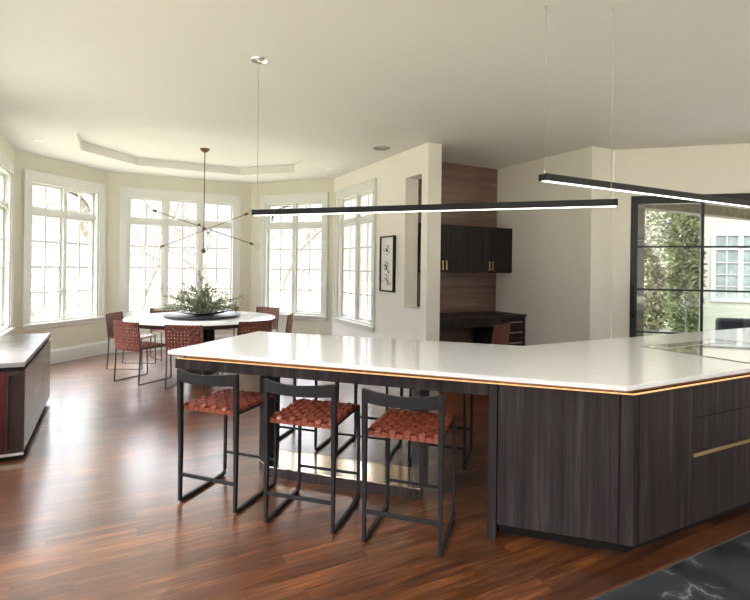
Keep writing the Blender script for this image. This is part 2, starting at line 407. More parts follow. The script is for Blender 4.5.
# ------------------------------------------------------------------ windows
wn = 0
def window(p0, p1, s0, s1, nsash, arch=None, mullions=None, side=1):
    """casing + mullioned sashes; side=+1: outside is on the left of p0->p1"""
    global wn; wn += 1
    p0 = Vector(p0); p1 = Vector(p1); d = (p1 - p0).normalized(); n = Vector((-d.y, d.x)) * side
    ang = math.atan2(d.y, d.x)
    root = bpy.data.objects.new('window_%d' % wn, None); COL.objects.link(root); root['kind'] = 'structure'
    root.location = (p0.x, p0.y, 0); root.rotation_euler = (0, 0, ang)
    def P(x0, x1, y0, y1, z0, z1, m): m.bx(x0, x1, min(y0 * side, y1 * side), max(y0 * side, y1 * side), z0, z1)
    W = s1 - s0; cw = .095
    m = MB()   # casing: proud of the wall, towards the room = negative y
    P(s0 - cw, s0, -.022, -.001, WZ0 - .02, WZ1 + .12, m); P(s1, s1 + cw, -.022, -.001, WZ0 - .02, WZ1 + .12, m)
    P(s0, s1, -.022, -.001, WZ1, WZ1 + .12, m)
    P(s0 - cw - .012, s0 - cw + .012, -.034, -.001, WZ0 - .03, WZ1 + .132, m); P(s1 + cw - .012, s1 + cw + .012, -.034, -.001, WZ0 - .03, WZ1 + .132, m)
    P(s0 - cw, s1 + cw, -.034, -.001, WZ1 + .108, WZ1 + .132, m)
    m.build('casing', M['trim'], root, bevel=.003)
    m = MB()
    P(s0 - cw - .03, s1 + cw + .03, -.055, -.001, WZ0 - .045, WZ0 - .012, m); P(s0 - cw, s1 + cw, -.024, -.001, WZ0 - .10, WZ0 - .045, m)
    m.build('sill', M['trim'], root, bevel=.004)
    # jamb liner and frame
    m = MB()
    y0, y1 = .02, .14
    P(s0, s0 + .03, -.001, y1, WZ0, WZ1, m); P(s1 - .03, s1, -.001, y1, WZ0, WZ1, m)
    P(s0 + .03, s1 - .03, -.001, y1, WZ1 - .03, WZ1, m); P(s0 + .03, s1 - .03, -.001, y1, WZ0, WZ0 + .02, m)
    bounds = [s0 + .03 + (W - .06) * k / nsash for k in range(nsash + 1)]
    for b in bounds[1:-1]: P(b - .028, b + .028, .03, y1, WZ0 + .02, WZ1 - .03, m)
    P(s0 + .03, s1 - .03, .03, y1, 2.215, 2.275, m)
    m.build('frame', M['trim'], root)
    for k in range(nsash):
        a = bounds[k] + (.028 if k else 0); b = bounds[k + 1] - (.028 if k < nsash - 1 else 0)
        sm = MB(); st = .034
        for (z0, z1, rows) in ((WZ0 + .02, 2.215, 4), (2.275, WZ1 - .03, 1)):
            P(a, a + st, .07, .11, z0, z1, sm); P(b - st, b, .07, .11, z0, z1, sm)
            P(a + st, b - st, .07, .11, z0, z0 + st, sm); P(a + st, b - st, .07, .11, z1 - st, z1, sm)
            c = (a + b) / 2
            P(c - .012, c + .012, .072, .1, z0 + st, z1 - st, sm)
            for r in range(1, rows):
                z = z0 + st + (z1 - z0 - 2 * st) * r / rows
                P(a + st, b - st, .074, .098, z - .012, z + .012, sm)
        so = sm.build('sash', M['trim'], root)
        g = MB()
        P(a + st, b - st, .084, .088, WZ0 + .02 + st, 2.215 - st, g); P(a + st, b - st, .084, .088, 2.275 + st, WZ1 - .03 - st, g)
        g.build('pane', M['glass'], so)
        hm = MB(); c = (a + b) / 2
        P(c - .06, c + .06, .045, .069, WZ0 + .021, WZ0 + .04, hm); hm.box((c + .05, .04 * side, WZ0 + .055), (.06, .014, .014))
        hm.build('crank_handle', M['white'], so)
        lm = MB()
        xl = b - .018 if k == 0 else a + .018
        P(xl - .008, xl + .008, .05, .069, 1.02, 1.10, lm); P(xl - .005, xl + .005, .038, .05, 1.04, 1.12, lm)
        lm.build('latch', M['steel'], so)
    if arch:
        # curved timber brace outside the transom light
        am = MB(); a, b = arch; pts = []
        for i in range(13):
            t = i / 12; pts.append((a + (b - a) * math.sin(t * PI / 2), .16 * side, 2.33 + .30 * math.cos(t * PI / 2)))
        am.sweep(pts, .03, .03, up=(0, 1, 0))
        am.build('arched_brace', M['taupeext'], root)
    return root

window(A, B, *W1, 2, arch=(.86, 1.38))
window(B, C, *W2, 3)
window(C, D, *W3, 2, arch=(.85, .35))
window(D, E1, *W4, 2)
window(A, (-1.215, -3), .22, 1.55, 2, side=-1)
window(A, (-1.215, -3), 2.9, 4.5, 2, side=-1)
window(A, (-1.215, -3), 5.2, 6.8, 2, side=-1)

# ------------------------------------------------------------------ black steel door
def steel_door():
    root = bpy.data.objects.new('door_1', None); COL.objects.link(root); root['kind'] = 'structure'
    root.location = (G[0], G[1], 0); root.rotation_euler = (0, 0, -PI / 4)
    s0, s1, z1 = .21, 2.945, 2.445
    m = MB()
    m.bx(s0, s0 + .075, -.012, .12, 0, z1); m.bx(s1 - .075, s1, -.012, .12, 0, z1); m.bx(s0 + .075, s1 - .075, -.012, .12, z1 - .10, z1)
    m.bx(s0 + .075, s1 - .075, 0, .12, 0, .03)
    m.build('door_frame', M['blacksteel'], root, bevel=.003)
    xs = [s0 + .075, 1.01, 1.70, 2.30, s1 - .075]
    b = MB()
    for x in xs[1:-1]: b.bx(x - .016, x + .016, .03, .075, .03, z1 - .10)
    for z in (.727, 1.267, 1.807): b.bx(xs[0], xs[-1], .035, .07, z - .012, z + .012)
    b.build('glazing_bar', M['blacksteel'], root)
    g = MB()
    for i in range(4): g.bx(xs[i], xs[i + 1], .05, .056, .03, z1 - .10)
    g.build('pane', M['glass'], root)
    h = MB(); h.bx(s0 + .012, s0 + .032, -.05, -.012, 1.0, 1.04); h.bx(s0 + .012, s0 + .032, -.05, -.012, 1.28, 1.32); h.bx(s0 + .01, s0 + .034, -.066, -.05, .98, 1.34)
    h.bx(s0 + .006, s0 + .05, -.018, -.012, .90, .97)
    h.build('door_handle', M['black'], root, bevel=.003)
steel_door()

# stone floor inlay and its metal edge, set in the boards
st = MB(); st.bx(1.2, 8.2, -1.2, 1.548, .0005, .003); st.build('floor_stone', M['marble'], kind='structure')
st = MB(); st.bx(1.2, 8.2, 1.548, 1.556, .0005, .004); st.build('trim_1', M['steel'], kind='structure')

# ------------------------------------------------------------------ kitchen island
def cs(c, s):  # c along the front (towards lower right), s across (away); both in metres
    return ((c + s) / S2, (s - c) / S2)
island = thing('kitchen_island', 'angled dark fumed-oak kitchen island with glowing copper reveal and brass pulls', 'kitchen island', (2.4, 1.9, 0))
IC = (2.4, 1.9)
def ipart(name, m, mat, parent=island, bevel=0, smooth=False):
    o = m.build(name, mat, None, bevel=bevel, smooth=smooth)
    o.parent = parent
    if parent is island: o.location = (-IC[0], -IC[1], 0)
    return o
SF = 4.02 / S2; SB = 5.50 / S2; CL = -.218
XR = 5.95
def xs(s, y): return (s * S2 - y, y)      # point on front/back line at given y
body = [cs(CL + .0525, SF + .02), xs(SF + .02, 1.67), (XR - .02, 1.67), (XR - .02, 2.78), xs(SB - .01, 2.78), cs(CL + .0525, SB - .01)]
m = MB(); m.prism(body, .088, .862); ipart('carcass', m, M['oakdark2'])
m = MB(); m.prism([cs(CL + .06, SF + .10), xs(SF + .10, 1.735), (XR - .08, 1.735), (XR - .08, 2.70), xs(SB - .1, 2.70), cs(CL + .06, SB - .1)], 0, .087); ipart('toe_kick', m, M['toe'])
# end stile (full height to the floor) on the seating side
m = MB(); m.prism([cs(CL, SF), cs(CL + .046, SF), cs(CL + .046, SB), cs(CL, SB)], 0, .862); ipart('side_gable', m, M['oakdark'], bevel=.002)
# front door panel
cx, cy = xs(SF, 1.65)
cend = (cx - cy) / S2
m = MB(); m.prism([cs(CL + .052, SF), cs(cend - .068, SF), cs(cend - .068, SF + .019), cs(CL + .052, SF + .019)], .092, .860); ipart('end_panel', m, M['oakdark'], bevel=.0015)
# corner pillar
m = MB(); m.prism([cs(cend - .063, SF), (cx, cy), (2.41, 1.65), (2.41, 1.669), xs(SF + .0195, 1.67), cs(cend - .063, SF + .019)], .09, .862); ipart('corner_post', m, M['oakdark'], bevel=.0015)
m = MB(); m.bx(2.416, 2.879, 1.65, 1.669, .09, .860); ipart('side_panel', m, M['oakdark'], bevel=.0015)
def drawer(x0, x1, z0, z1, rail=False):
    m = MB(); m.bx(x0, x1, 1.65, 1.669, z0, z1 - (.022 if rail else 0)); d = ipart('drawer', m, M['oakdark'], bevel=.0012)
    if rail:
        m = MB(); m.bx(x0, x1, 1.644, 1.669, z1 - .021, z1 - .001); h = m.build('pull_rail', M['brass'], d, bevel=.001); h['label'] = 'long satin brass pull rail'
for x0, x1 in ((2.885, 3.775), (3.781, 4.67), (4.676, 5.565)):
    drawer(x0, x1, .682, .860); drawer(x0, x1, .487, .678); drawer(x0, x1, .090, .483, True)
m = MB(); m.bx(5.571, XR, 1.65, 1.669, .09, .86); ipart('side_panel', m, M['oakdark'], bevel=.0015)
# seating apron
CE = -2.30
m = MB(); m.prism([cs(CE, SF), cs(CL - .002, SF), cs(CL - .002, SF + .04), cs(CE, SF + .04)], .797, .862)
m.prism([cs(CE, SB - .04), cs(CL - .002, SB - .04), cs(CL - .002, SB), cs(CE, SB)], .797, .862)
m.prism([cs(CE, SF + .04), cs(CE + .04, SF + .04), cs(CE + .04, SB - .04), cs(CE, SB - .04)], .797, .862)
m.prism([cs(CE + .04, SF + .04), cs(CL - .002, SF + .04), cs(CL - .002, SB - .04), cs(CE + .04, SB - .04)], .84, .862)
ipart('apron', m, M['oakdark'], bevel=.0015)
# two raked leg panels and the metal plate they stand on
for (a, b) in (((-1.85, 3.29), (-1.85, 3.495)), ((-.685, 3.22), (-.80, 3.49))):
    sgn = -1 if a[0] < -1 else 1
    m = MB(); m.prism([cs(*a), cs(a[0] + .06 * sgn, a[1]), cs(b[0] + .06 * sgn, b[1]), cs(*b)], .074, .84); ipart('leg_panel', m, M['oakdark'], bevel=.002)
m = MB(); m.prism([cs(-1.77, 3.182), cs(-.67, 3.182), cs(-.745, 3.50), cs(-1.905, 3.50), cs(-1.905, 3.285)], .0, .066); o = ipart('plinth', m, M['oakdark2'])
m = MB(); m.prism([cs(-1.77, 3.18), cs(-.665, 3.18), cs(-.74, 3.502), cs(-1.908, 3.502), cs(-1.908, 3.282)], .066, .074); o = ipart('base_plate', m, M['champagne'], bevel=.001); o['label'] = 'polished champagne metal plate'
# copper recess + led
def inset(k, z0, z1, name, mat):
    m = MB()
    m.prism([cs(CE + k, SF + k), xs(SF + k, 1.65 + k), (XR - k, 1.65 + k), (XR - k, 2.79 - k), xs(SB - k, 2.79 - k), cs(CE + k, SB - k)], z0, z1)
    return ipart(name, m, mat)
r = inset(.05, .862, .8945, 'recess_channel', M['bronze']); r['label'] = 'copper coloured shadow gap'
m = MB()
loop = [cs(CE + .01, SF + .008), xs(SF + .008, 1.658), (XR - .01, 1.658)]
m.sweep([(x, y, .8655) for x, y in loop], .010, .0045); o = ipart('led_strip', m, M['led']); o['label'] = 'warm glowing light strip'
# countertop slab
ct = [(.335, 3.637), (2.290, 1.635), (6.02, 1.632), (6.02, 2.84), (2.76, 2.84), (1.146, 4.405)]
m = MB(); m.prism(ct, .895, .92)
tag(m.build('countertop', M['quartz'], bevel=.002), 'long white veined quartz countertop bending around the kitchen island', 'countertop')
# hob, flush mounted
hob = thing('cooktop', 'cream mirrored glass cooktop with thin dark edge set into white countertop', 'cooktop', (4.1, 2.07, .9202))
m = MB(); m.bx(-.5, .5, -.345, .225, 0, .0035); m.build('glass_plate', M['mirrorglass'], hob)
m = MB()
for x0, x1, y0, y1 in ((-.507, .507, -.352, -.345), (-.507, .507, .225, .232), (-.507, -.5, -.345, .225), (.5, .507, -.345, .225)): m.bx(x0, x1, y0, y1, 0, .0045)
m.build('edge_trim', M['hobline'], hob)
vent = thing('downdraft_vent', 'narrow flush steel downdraft vent strip behind the cooktop', 'vent', (4.1, 2.385, .9202))
m = MB(); m.bx(-.5, .5, -.06, .06, 0, .003); m.build('cover_plate', M['mirrorglass'], vent)
m = MB(); m.bx(-.507, .507, .06, .066, 0, .004); m.bx(-.507, -.5, -.06, .06, 0, .004); m.bx(.5, .507, -.06, .06, 0, .004); m.build('edge_trim', M['hobline'], vent)

# ------------------------------------------------------------------ woven strap surfaces
def weave(m, F, W, Hh, nu, nv, amp, fill=.85, th=.003, sub=4, over=0.0):
    """F(u,v)->(point, normal) ; straps both ways, over and under"""
    pu = W / nu; pv = Hh / nv
    def strap(path, side_fn):
        rings = []
        for (p, nrm, w) in path:
            a = p - w + nrm * th / 2; b = p + w + nrm * th / 2; c = p + w - nrm * th / 2; d = p - w - nrm * th / 2
            rings.append([a, b, c, d])
        m.ring_loft(rings)
    for j in range(nv):
        v = (j + .5) * pv; path = []
        for k in range(nu * sub + 1):
            u = W * k / (nu * sub); p, n, du, dv = F(u, v)
            off = amp * math.sin(PI * u / pu) * (-1) ** j
            path.append((p + n * off, n, dv * pv * fill / 2))
        strap(path, None)
    for i in range(nu):
        u = (i + .5) * pu; path = []
        for k in range(nv * sub + 1):
            v = Hh * k / (nv * sub); p, n, du, dv = F(u, v)
            off = -amp * math.sin(PI * v / pv) * (-1) ** i
            path.append((p + n * off, n, du * pu * fill / 2))
        strap(path, None)

# ------------------------------------------------------------------ counter stools
def make_stool():
    r = thing('counter_stool', '', 'stool')
    w, d = .208, .225; t = .022
    met = M['stoolmetal']
    for sx in (-1, 1):
        m = MB()   # rear post: tapers out and up into the back rail
        m.sweep([(sx * w, -d, .011), (sx * w, -d + .002, .35), (sx * (w + .002), -d - .005, .62), (sx * (w + .002), -d - .012, .842)], [.018, .022, .027, .027], [.022, .026, .030, .030], up=(0, 1, 0))
        m.build('rear_leg', met, r, bevel=.002)
        m = MB(); m.sweep([(sx * (w - .004), d - .004, .612), (sx * w, d, .35), (sx * w, d, .045)], .019, .019, up=(0, 1, 0)); m.build('front_leg', met, r, bevel=.002)
        m = MB(); m.sweep([(sx * w, d, .046), (sx * w, d - .006, .022), (sx * w, d - .03, .0105), (sx * w, -d + .012, .0105)], .02, .0205); m.build('sled_runner', met, r)
    for y, nm, z, h in ((-d, 'rear_stretcher', .178, .022), (d, 'front_stretcher', .168, .016)):
        m = MB(); m.box((0, y, z), (2 * w - .018, .014, h)); m.build(nm, met, r, bevel=.002)
    m = MB()   # bowed back rail
    pts = []
    for k in range(15):
        u = -1 + 2 * k / 14; pts.append((u * (w + .012), -d - .012 - .060 * (1 - u * u), .811 - .006 * (1 - u * u)))
    m.sweep(pts, .018, [.072 - .012 * (1 - abs(-1 + 2 * k / 14)) for k in range(15)])
    m.build('back_rail', met, r, bevel=.003)
    m = MB(); zf = .598
    m.box((0, -d + .022, zf), (2 * w - .03, .016, .016)); m.box((0, d - .012, zf), (2 * w - .02, .016, .016))
    m.box((-w + .010, 0, zf), (.016, 2 * d - .06, .016)); m.box((w - .010, 0, zf), (.016, 2 * d - .06, .016))
    m.build('seat_frame', met, r)
    W, Hh = 2 * w - .010, 2 * d - .018
    def F(u, v):
        x = u - W / 2; y = v - Hh / 2 + .006; a = x / (W / 2); b = y / (Hh / 2)
        z = .620 - .012 * (1 - a * a) * (1 - b * b) - .020 * max(0, (abs(b) - .88) / .12) ** 1.5 - .012 * max(0, (abs(a) - .9) / .1) ** 1.5
        return Vector((x, y, z)), Vector((0, 0, 1)), Vector((1, 0, 0)), Vector((0, 1, 0))
    m = MB(); weave(m, F, W, Hh, 10, 9, .0075, .82, .003); nf = len(m.f)
    # strap ends wrapping down over the frame
    for i in range(10):
        x = -W / 2 + (i + .5) * W / 10
        for y, sgn in ((-Hh / 2 + .004, -1), (Hh / 2 + .008, 1)):
            m.box((x, y, .598), (W / 10 * .86, .004, .026))
    for j in range(9):
        y = -Hh / 2 + .006 + (j + .5) * Hh / 9
        for sx in (-1, 1): m.box((sx * (W / 2), y, .600), (.004, Hh / 9 * .86, .022))
    m.mi = [0] * len(m.f); m.box((0, .006, .590), (W - .03, Hh - .03, .004), 0, 1)
    m.build('seat', [M['leather'], M['black']], r, smooth=True)
    return r
proto = make_stool()
stools = [
    (cs(-1.884, 2.875), -4, 'woven cognac leather counter stool, leftmost of the near three under white countertop', 'near'),
    (cs(-1.255, 2.83), 1, 'woven leather counter stool in the middle of the near row, before island leg', 'near'),
    (cs(-.640, 2.805), -1, 'rightmost near-side stool with red-brown woven leather seat, closest to the oak end panel', 'near'),
    (cs(-1.86, 3.96), 0, 'far-side black counter stool nearest the left tip of the island, mostly hidden', 'far'),
    (cs(-1.262, 3.96), 0, 'middle black counter stool on the far side of the island, legs seen underneath', 'far'),
    (cs(-.665, 3.96), 0, 'far-side black counter stool seen beyond the right leg panel, near oak gable', 'far')]
for i, (p, dr, lab, g) in enumerate(stools):
    o = proto if i == 0 else copy_tree(proto)
    o.location = (p[0], p[1], 0); o.rotation_euler = (0, 0, -PI / 4 + math.radians(dr * .8) + (0 if g == 'near' else PI))
    o['label'] = lab; o['group'] = 'counter stools on the near side of the island' if g == 'near' else 'counter stools on the far side of the island'

# ------------------------------------------------------------------ sideboard at left
sb = thing('sideboard', 'long low taupe and dark red sideboard under the left window', 'sideboard', (-.895, 5.52, 0))
hx, hy = .31, .90
m = MB(); m.bx(-hx, hx, -hy, hy, .705, .742); m.build('top', M['taupetop'], sb, bevel=.003)
m = MB(); m.bx(-hx + .012, hx - .012, -hy + .012, hy - .006, .675, .705); m.build('shadow_gap', M['toe'], sb)
m = MB(); m.bx(-hx, hx - .022, -hy + .02, hy, .055, .675); m.build('body', M['mahogany'], sb)
m = MB(); m.bx(-hx, hx - .12, -hy + .002, -hy + .02, .055, .675); o = m.build('end_panel', M['mahogany'], sb)
m = MB()
m.bx(hx - .118, hx - .10, -hy, -hy + .02, .055, .675); m.bx(hx - .022, hx, -hy, -hy + .02, .055, .675)
m.bx(hx - .10, hx - .022, -hy, -hy + .02, .64, .675); m.bx(hx - .10, hx - .022, -hy, -hy + .02, .055, .085)
m.bx(hx - .10, hx - .022, -hy + .012, -hy + .02, .085, .64); m.build('end_niche', M['tableedge'], sb)
m = MB(); m.bx(-hx + .03, hx - .035, -hy + .03, hy - .02, 0, .055); m.build('toe_kick', M['toe'], sb)
m = MB(); m.bx(-hx, hx, -hy - .002, -hy + .004, .035, .055); m.build('base_trim', M['steel'], sb)
for k, (y0, y1) in enumerate(((-hy + .005, -.30), (-.295, .30), (.305, hy))):
    if k == 1:
        for z0, z1 in ((.058, .36), (.372, .670)):
            m = MB(); m.bx(hx - .020, hx, y0, y1, z0, z1); d = m.build('drawer', M['taupewood'], sb, bevel=.002)
            if z1 > .5:
                m = MB(); m.bx(hx - .002, hx + .004, y0 + .03, y1 - .15, .360, .371); m.build('finger_pull', M['steel'], d)
    else:
        m = MB(); m.bx(hx - .020, hx, y0, y1, .058, .670); d = m.build('door', M['taupewood'], sb, bevel=.002)
m = MB(); m.bx(hx - .004, hx + .001, -hy + .01, hy, .670, .676); m.build('edge_rail', M['steel'], sb)

# ------------------------------------------------------------------ dining set
TC = (1.155, 7.53)
tb = thing('dining_table', 'large round white dining table with dark rim in the window bay', 'table', (*TC, 0))
m = MB(); m.lathe([(.001, .736), (1.022, .736), (1.03, .739), (1.03, .747), (1.026, .75), (.001, .75)], n=72); m.build('tabletop', M['white_lam'], tb, smooth=True)
m = MB(); m.lathe([(.90, .685), (1.018, .690), (1.022, .7355), (.90, .7355)], n=72); m.build('rim', M['tableedge'], tb, smooth=True)
m = MB()
for a in range(4):
    an = math.radians(20 + 45 * a); m.box((0, 0, .37), (.34, .05, .62), an)
m.lathe([(.001, .68), (.42, .68), (.42, .735), (.001, .735)], n=32)
m.build('pedestal', M['oakdark2'], tb)
m = MB(); m.lathe([(.001, 0), (.26, 0), (.26, .045), (.24, .06), (.001, .06)], n=40); m.build('base', M['tableedge'], tb, smooth=True)

def make_chair():
    r = thing('dining_chair', '', 'chair')
    w, d = .225, .25; met = M['chairmetal']
    for sx in (-1, 1):
        m = MB()
        m.sweep([(sx * w, -d, .012), (sx * w, -d + .015, .25), (sx * w, -d + .02, .45), (sx * (w + .003), -d - .005, .65), (sx * (w + .003), -d - .02, .782)], .019, .019, n=8, up=(0, 1, 0)); m.build('rear_leg', met, r, smooth=True)
        m = MB(); m.sweep([(sx * w, d - .02, .44), (sx * w, d - .005, .03), (sx * w, d - .012, .012)], .018, .018, n=8, up=(0, 1, 0)); m.build('front_leg', met, r, smooth=True)
        m = MB(); m.sweep([(sx * w, d - .012, .0105), (sx * w, -d, .0105)], .015, .015, n=8); m.build('sled_runner', met, r, smooth=True)
        m = MB(); m.sweep([(sx * w, -d + .02, .442), (sx * w, d - .02, .442)], .014, .014, n=8); m.build('seat_rail', met, r, smooth=True)
    m = MB(); m.sweep([(-w, d - .02, .442), (w, d - .02, .442)], .014, .014, n=8); m.build('front_rail', met, r, smooth=True)
    W, Hh = 2 * w + .016, 2 * d - .04
    def F(u, v):
        x = u - W / 2; y = v - Hh / 2; a = x / (W / 2)
        return Vector((x, y, .452 - .012 * (1 - a * a))), Vector((0, 0, 1)), Vector((1, 0, 0)), Vector((0, 1, 0))
    m = MB(); weave(m, F, W, Hh, 11, 10, .0045, .80, .003, 3); m.build('seat', M['leather2'], r, smooth=True)
    HB = .37
    def Fb(u, v):
        x = u - W / 2; a = x / (W / 2); z = .415 + v
        yb = -d + .012 - .035 * (v / HB) - .028 * (1 - a * a)
        return Vector((x, yb, z)), Vector((-.12 * a, -1, 0)).normalized(), Vector((1, .12 * a, 0)).normalized(), Vector((0, -.09, 1)).normalized()
    m = MB(); weave(m, Fb, W, HB, 11, 9, .005, .72, .003, 3)
    m.build('backrest', M['leather2'], r, smooth=True)
    return r
pc = make_chair()
def towards(x, y): return math.atan2(TC[1] - y, TC[0] - x)
chairs = [
    ((.37, 7.14), 36, 'woven brown leather chair at the front left of round table, full sled base visible'),
    ((.27, 8.12), -27, 'far left dining chair partly behind another, pushed in by the left bay window'),
    ((.90, 6.56), 58, 'dining chair directly in front of the plant, its back facing the camera'),
    ((1.60, 6.74), 102, 'dining chair at the front right of round table, woven back above white countertop'),
    ((2.15, 7.42), 153, 'dining chair at the right end of the table, seen nearly edge on'),
    ((2.18, 8.38), 219, 'far right dining chair below the third bay window behind table edge'),
    ((1.66, 8.72), 250, 'dining chair behind the table, right of the plant under centre window'),
    ((.84, 8.70), 285, 'dining chair behind the table, left of the plant under centre window')]
for i, (p, a, lab) in enumerate(chairs):
    o = pc if i == 0 else copy_tree(pc)
    o.location = (p[0], p[1], 0); o.rotation_euler = (0, 0, math.radians(a) - PI / 2)
    o['label'] = lab; o['group'] = 'woven leather chairs around the round dining table'

# turntable, bowl, branches
m = MB(); m.lathe([(.001, 0), (.20, 0), (.20, .012), (.49, .014), (.525, .022), (.525, .044), (.50, .040), (.001, .038)], n=64)
o = m.build('lazy_susan', M['slate'], smooth=True); o.location = (*TC, .7502); tag(o, 'dark slate lazy susan turntable in the middle of round white table', 'turntable')
m = MB()
n = 40; rings = []
for r_, z in ((.02, 0), (.10, .0), (.20, .018), (.30, .040), (.295, .045), (.19, .026), (.09, .01), (.02, .008)):
    rings.append([(1.25 * r_ * math.cos(2 * PI * k / n), .8 * r_ * math.sin(2 * PI * k / n), z + (.035 * max(0, math.cos(2 * PI * k / n)) * (r_ / .3) ** 2)) for k in range(n)])
m.ring_loft(rings); o = m.build('bowl', M['bowlwood'], smooth=True); o.location = (TC[0] + .02, TC[1] - .12, .7905); o.rotation_euler = (0, 0, math.radians(-20))
tag(o, 'shallow black oval bowl on the turntable holding leafy branches', 'bowl')

def leaf(m, p, d, L, w, mi=0):
    d = d.normalized(); s = d.cross(Vector((random.uniform(-1, 1), random.uniform(-1, 1), random.uniform(-.3, 1)))).normalized()
    nn = d.cross(s)
    m.add([p, p + d * L * .5 + s * w / 2 + nn * w * .15, p + d * L, p + d * L * .5 - s * w / 2 + nn * w * .15, p + d * L * .5], [(0, 1, 4), (1, 2, 4), (4, 2, 3), (0, 4, 3)], mi)
pl = thing('leafy_branches', 'loose arrangement of olive green leafy branches in the black bowl', 'plant', (TC[0], TC[1] - .12, .81))
ms = MB(); ml = MB()
Rv = Vector((math.cos(math.radians(-27.6)), math.sin(math.radians(-27.6)), 0))   # spreads mostly left to right
Dv = Vector((-Rv.y, Rv.x, 0))
rs = random.Random(11)
for k in range(80):
    side = rs.uniform(-1, 1); dep = rs.uniform(-.45, .45)
    rise = rs.uniform(.08, .46) * (1 - .45 * abs(side)) - .02; 
    if k < 4: side = (-.05, .02, .16, -.4)[k]; rise = (.60, .50, .44, .42)[k]; dep = 0
    end = Rv * (side * .62 - .05) + Dv * dep * .5 + Vector((0, 0, rise))
    mid = end * .5 + Vector((0, 0, .10 * (1 - abs(side)) + .06)); start = Rv * rs.uniform(-.12, .12) + Dv * rs.uniform(-.06, .06)
    pts = []
    for i in range(11):
        t = i / 10; q = start * (1 - t) ** 2 + mid * 2 * t * (1 - t) + end * t * t; q.z = max(q.z, .045 if t > .3 else .02); pts.append(q)
    ms.sweep(pts, [.006 - .0004 * i for i in range(11)], n=5)
    for i in range(1, 11):
        for q in range(6):
            dd = (pts[i] - pts[i - 1]).normalized() + Vector((rs.uniform(-1, 1), rs.uniform(-1, 1), rs.uniform(-.8, 1)))
            random.seed(k * 1000 + i * 10 + q)
            leaf(ml, pts[i] - (pts[i] - pts[i - 1]) * rs.random(), dd, rs.uniform(.032, .058), rs.uniform(.011, .018))
ms.build('stem', M['twig'], pl); ml.build('foliage', M['leaf'], pl)

# ------------------------------------------------------------------ chandelier over the table
ch = thing('chandelier', 'aged brass chandelier with crossing arms and clear globe bulbs over round table', 'chandelier', (TC[0], TC[1], 3.17))
m = MB(); m.lathe([(.001, -.055), (.012, -.055), (.03, -.048), (.06, -.022), (.068, -.006), (.068, 0), (.001, 0)], n=28); m.build('canopy', M['antbrass'], ch, smooth=True)
m = MB(); m.sweep([(0, 0, -.05), (0, 0, -1.45)], .014, n=10); m.build('stem', M['antbrass'], ch, smooth=True)
m = MB(); m.sphere((0, 0, -1.47), .034); m.build('finial', M['antbrass'], ch, smooth=True)
hub = Vector((0, 0, -1.153))
m = MB(); m.sphere(hub, .026); m.build('hub', M['antbrass'], ch, smooth=True)
def arm(dirv, Ln, off):
    d = Vector(dirv).normalized(); c = hub + off
    a = c - d * Ln; b = c + d * Ln
    m = MB(); m.sweep([a, b], .011, n=8); am = m.build('arm', M['antbrass'], ch, smooth=True)
    for e, s in ((a, -1), (b, 1)):
        m = MB(); m.sweep([e, e + d * s * .05], .034, n=12); m.build('socket', M['antbrass'], am, smooth=True)
        m = MB(); m.sphere(e + d * s * .105, .056, 20, 14); m.build('globe_bulb', M['globe'], am, smooth=True)
arm(Rv * .65 + Dv * .10 + Vector((0, 0, -.215)), .68, Vector((0, 0, .02)))
arm(Rv * .64 - Dv * .10 + Vector((0, 0, .235)), .66, Vector((0, 0, -.02)))
arm(Dv * .6 + Rv * -.11 + Vector((0, 0, -.04)), .40, Vector((0, 0, .0)))

# ------------------------------------------------------------------ linear pendants
def pendant(label, p0, p1, ztop, zbot, supports, canopy_at):
    p0 = Vector(p0); p1 = Vector(p1); d = (p1 - p0); L = d.length; ang = math.atan2(d.y, d.x); c = (p0 + p1) / 2
    r = thing('linear_pendant', label, 'pendant light', (c.x, c.y, ztop), ang, 'slim black linear pendants over the island')
    h = ztop - zbot; w = .032
    m = MB(); m.bx(-L / 2, L / 2, -w, w, -h + .008, 0); m.build('housing', M['black'], r, bevel=.002)
    m = MB(); m.bx(-L / 2 + .006, L / 2 - .006, -w + .020, w - .020, -h + .004, -h + .0079); o = m.build('diffuser', M['ledwhite'], r); o['label'] = 'glowing white diffuser strip'
    for s in supports:
        s -= L / 2
        m = MB(); m.sweep([(s, 0, .004), (s, 0, H - ztop - .001)], .0024 if s != canopy_at - L / 2 else .0045, n=6); m.build('cable', M['wire'], r)
        m = MB(); m.lathe([(.001, 0), (.006, 0), (.006, .018), (.001, .02)], (s, 0, 0), 10); m.build('cable_grip', M['steel'], r)
        m = MB()
        if s == canopy_at - L / 2:
            m.lathe([(.001, -.018), (.012, -.018), (.014, -.010), (.062, -.008), (.066, 0), (.001, 0)], (s, 0, H - ztop), 32); m.build('canopy', M['chrome'], r, smooth=True)
        else:
            m.lathe([(.001, -.018), (.005, -.018), (.009, -.004), (.012, 0), (.001, 0)], (s, 0, H - ztop), 14); m.build('ceiling_fixing', M['wire'], r, smooth=True)
q0 = Vector((.956, 3.751)); q1 = Vector((2.595, 1.973)); dd = (q1 - q0).normalized()
pendant('black linear pendant parallel to the stool side of island, hung from chrome disc', q0 - dd * .028, q1 + dd * .035, 1.918, 1.871, [.028, .028 + (q1 - q0).length], .028)
pendant('black linear pendant running off to the right above the cooktop leg of island', (2.222, 2.147), (5.3, 2.147), 2.060, 2.013, [.014, 2.95], -99)

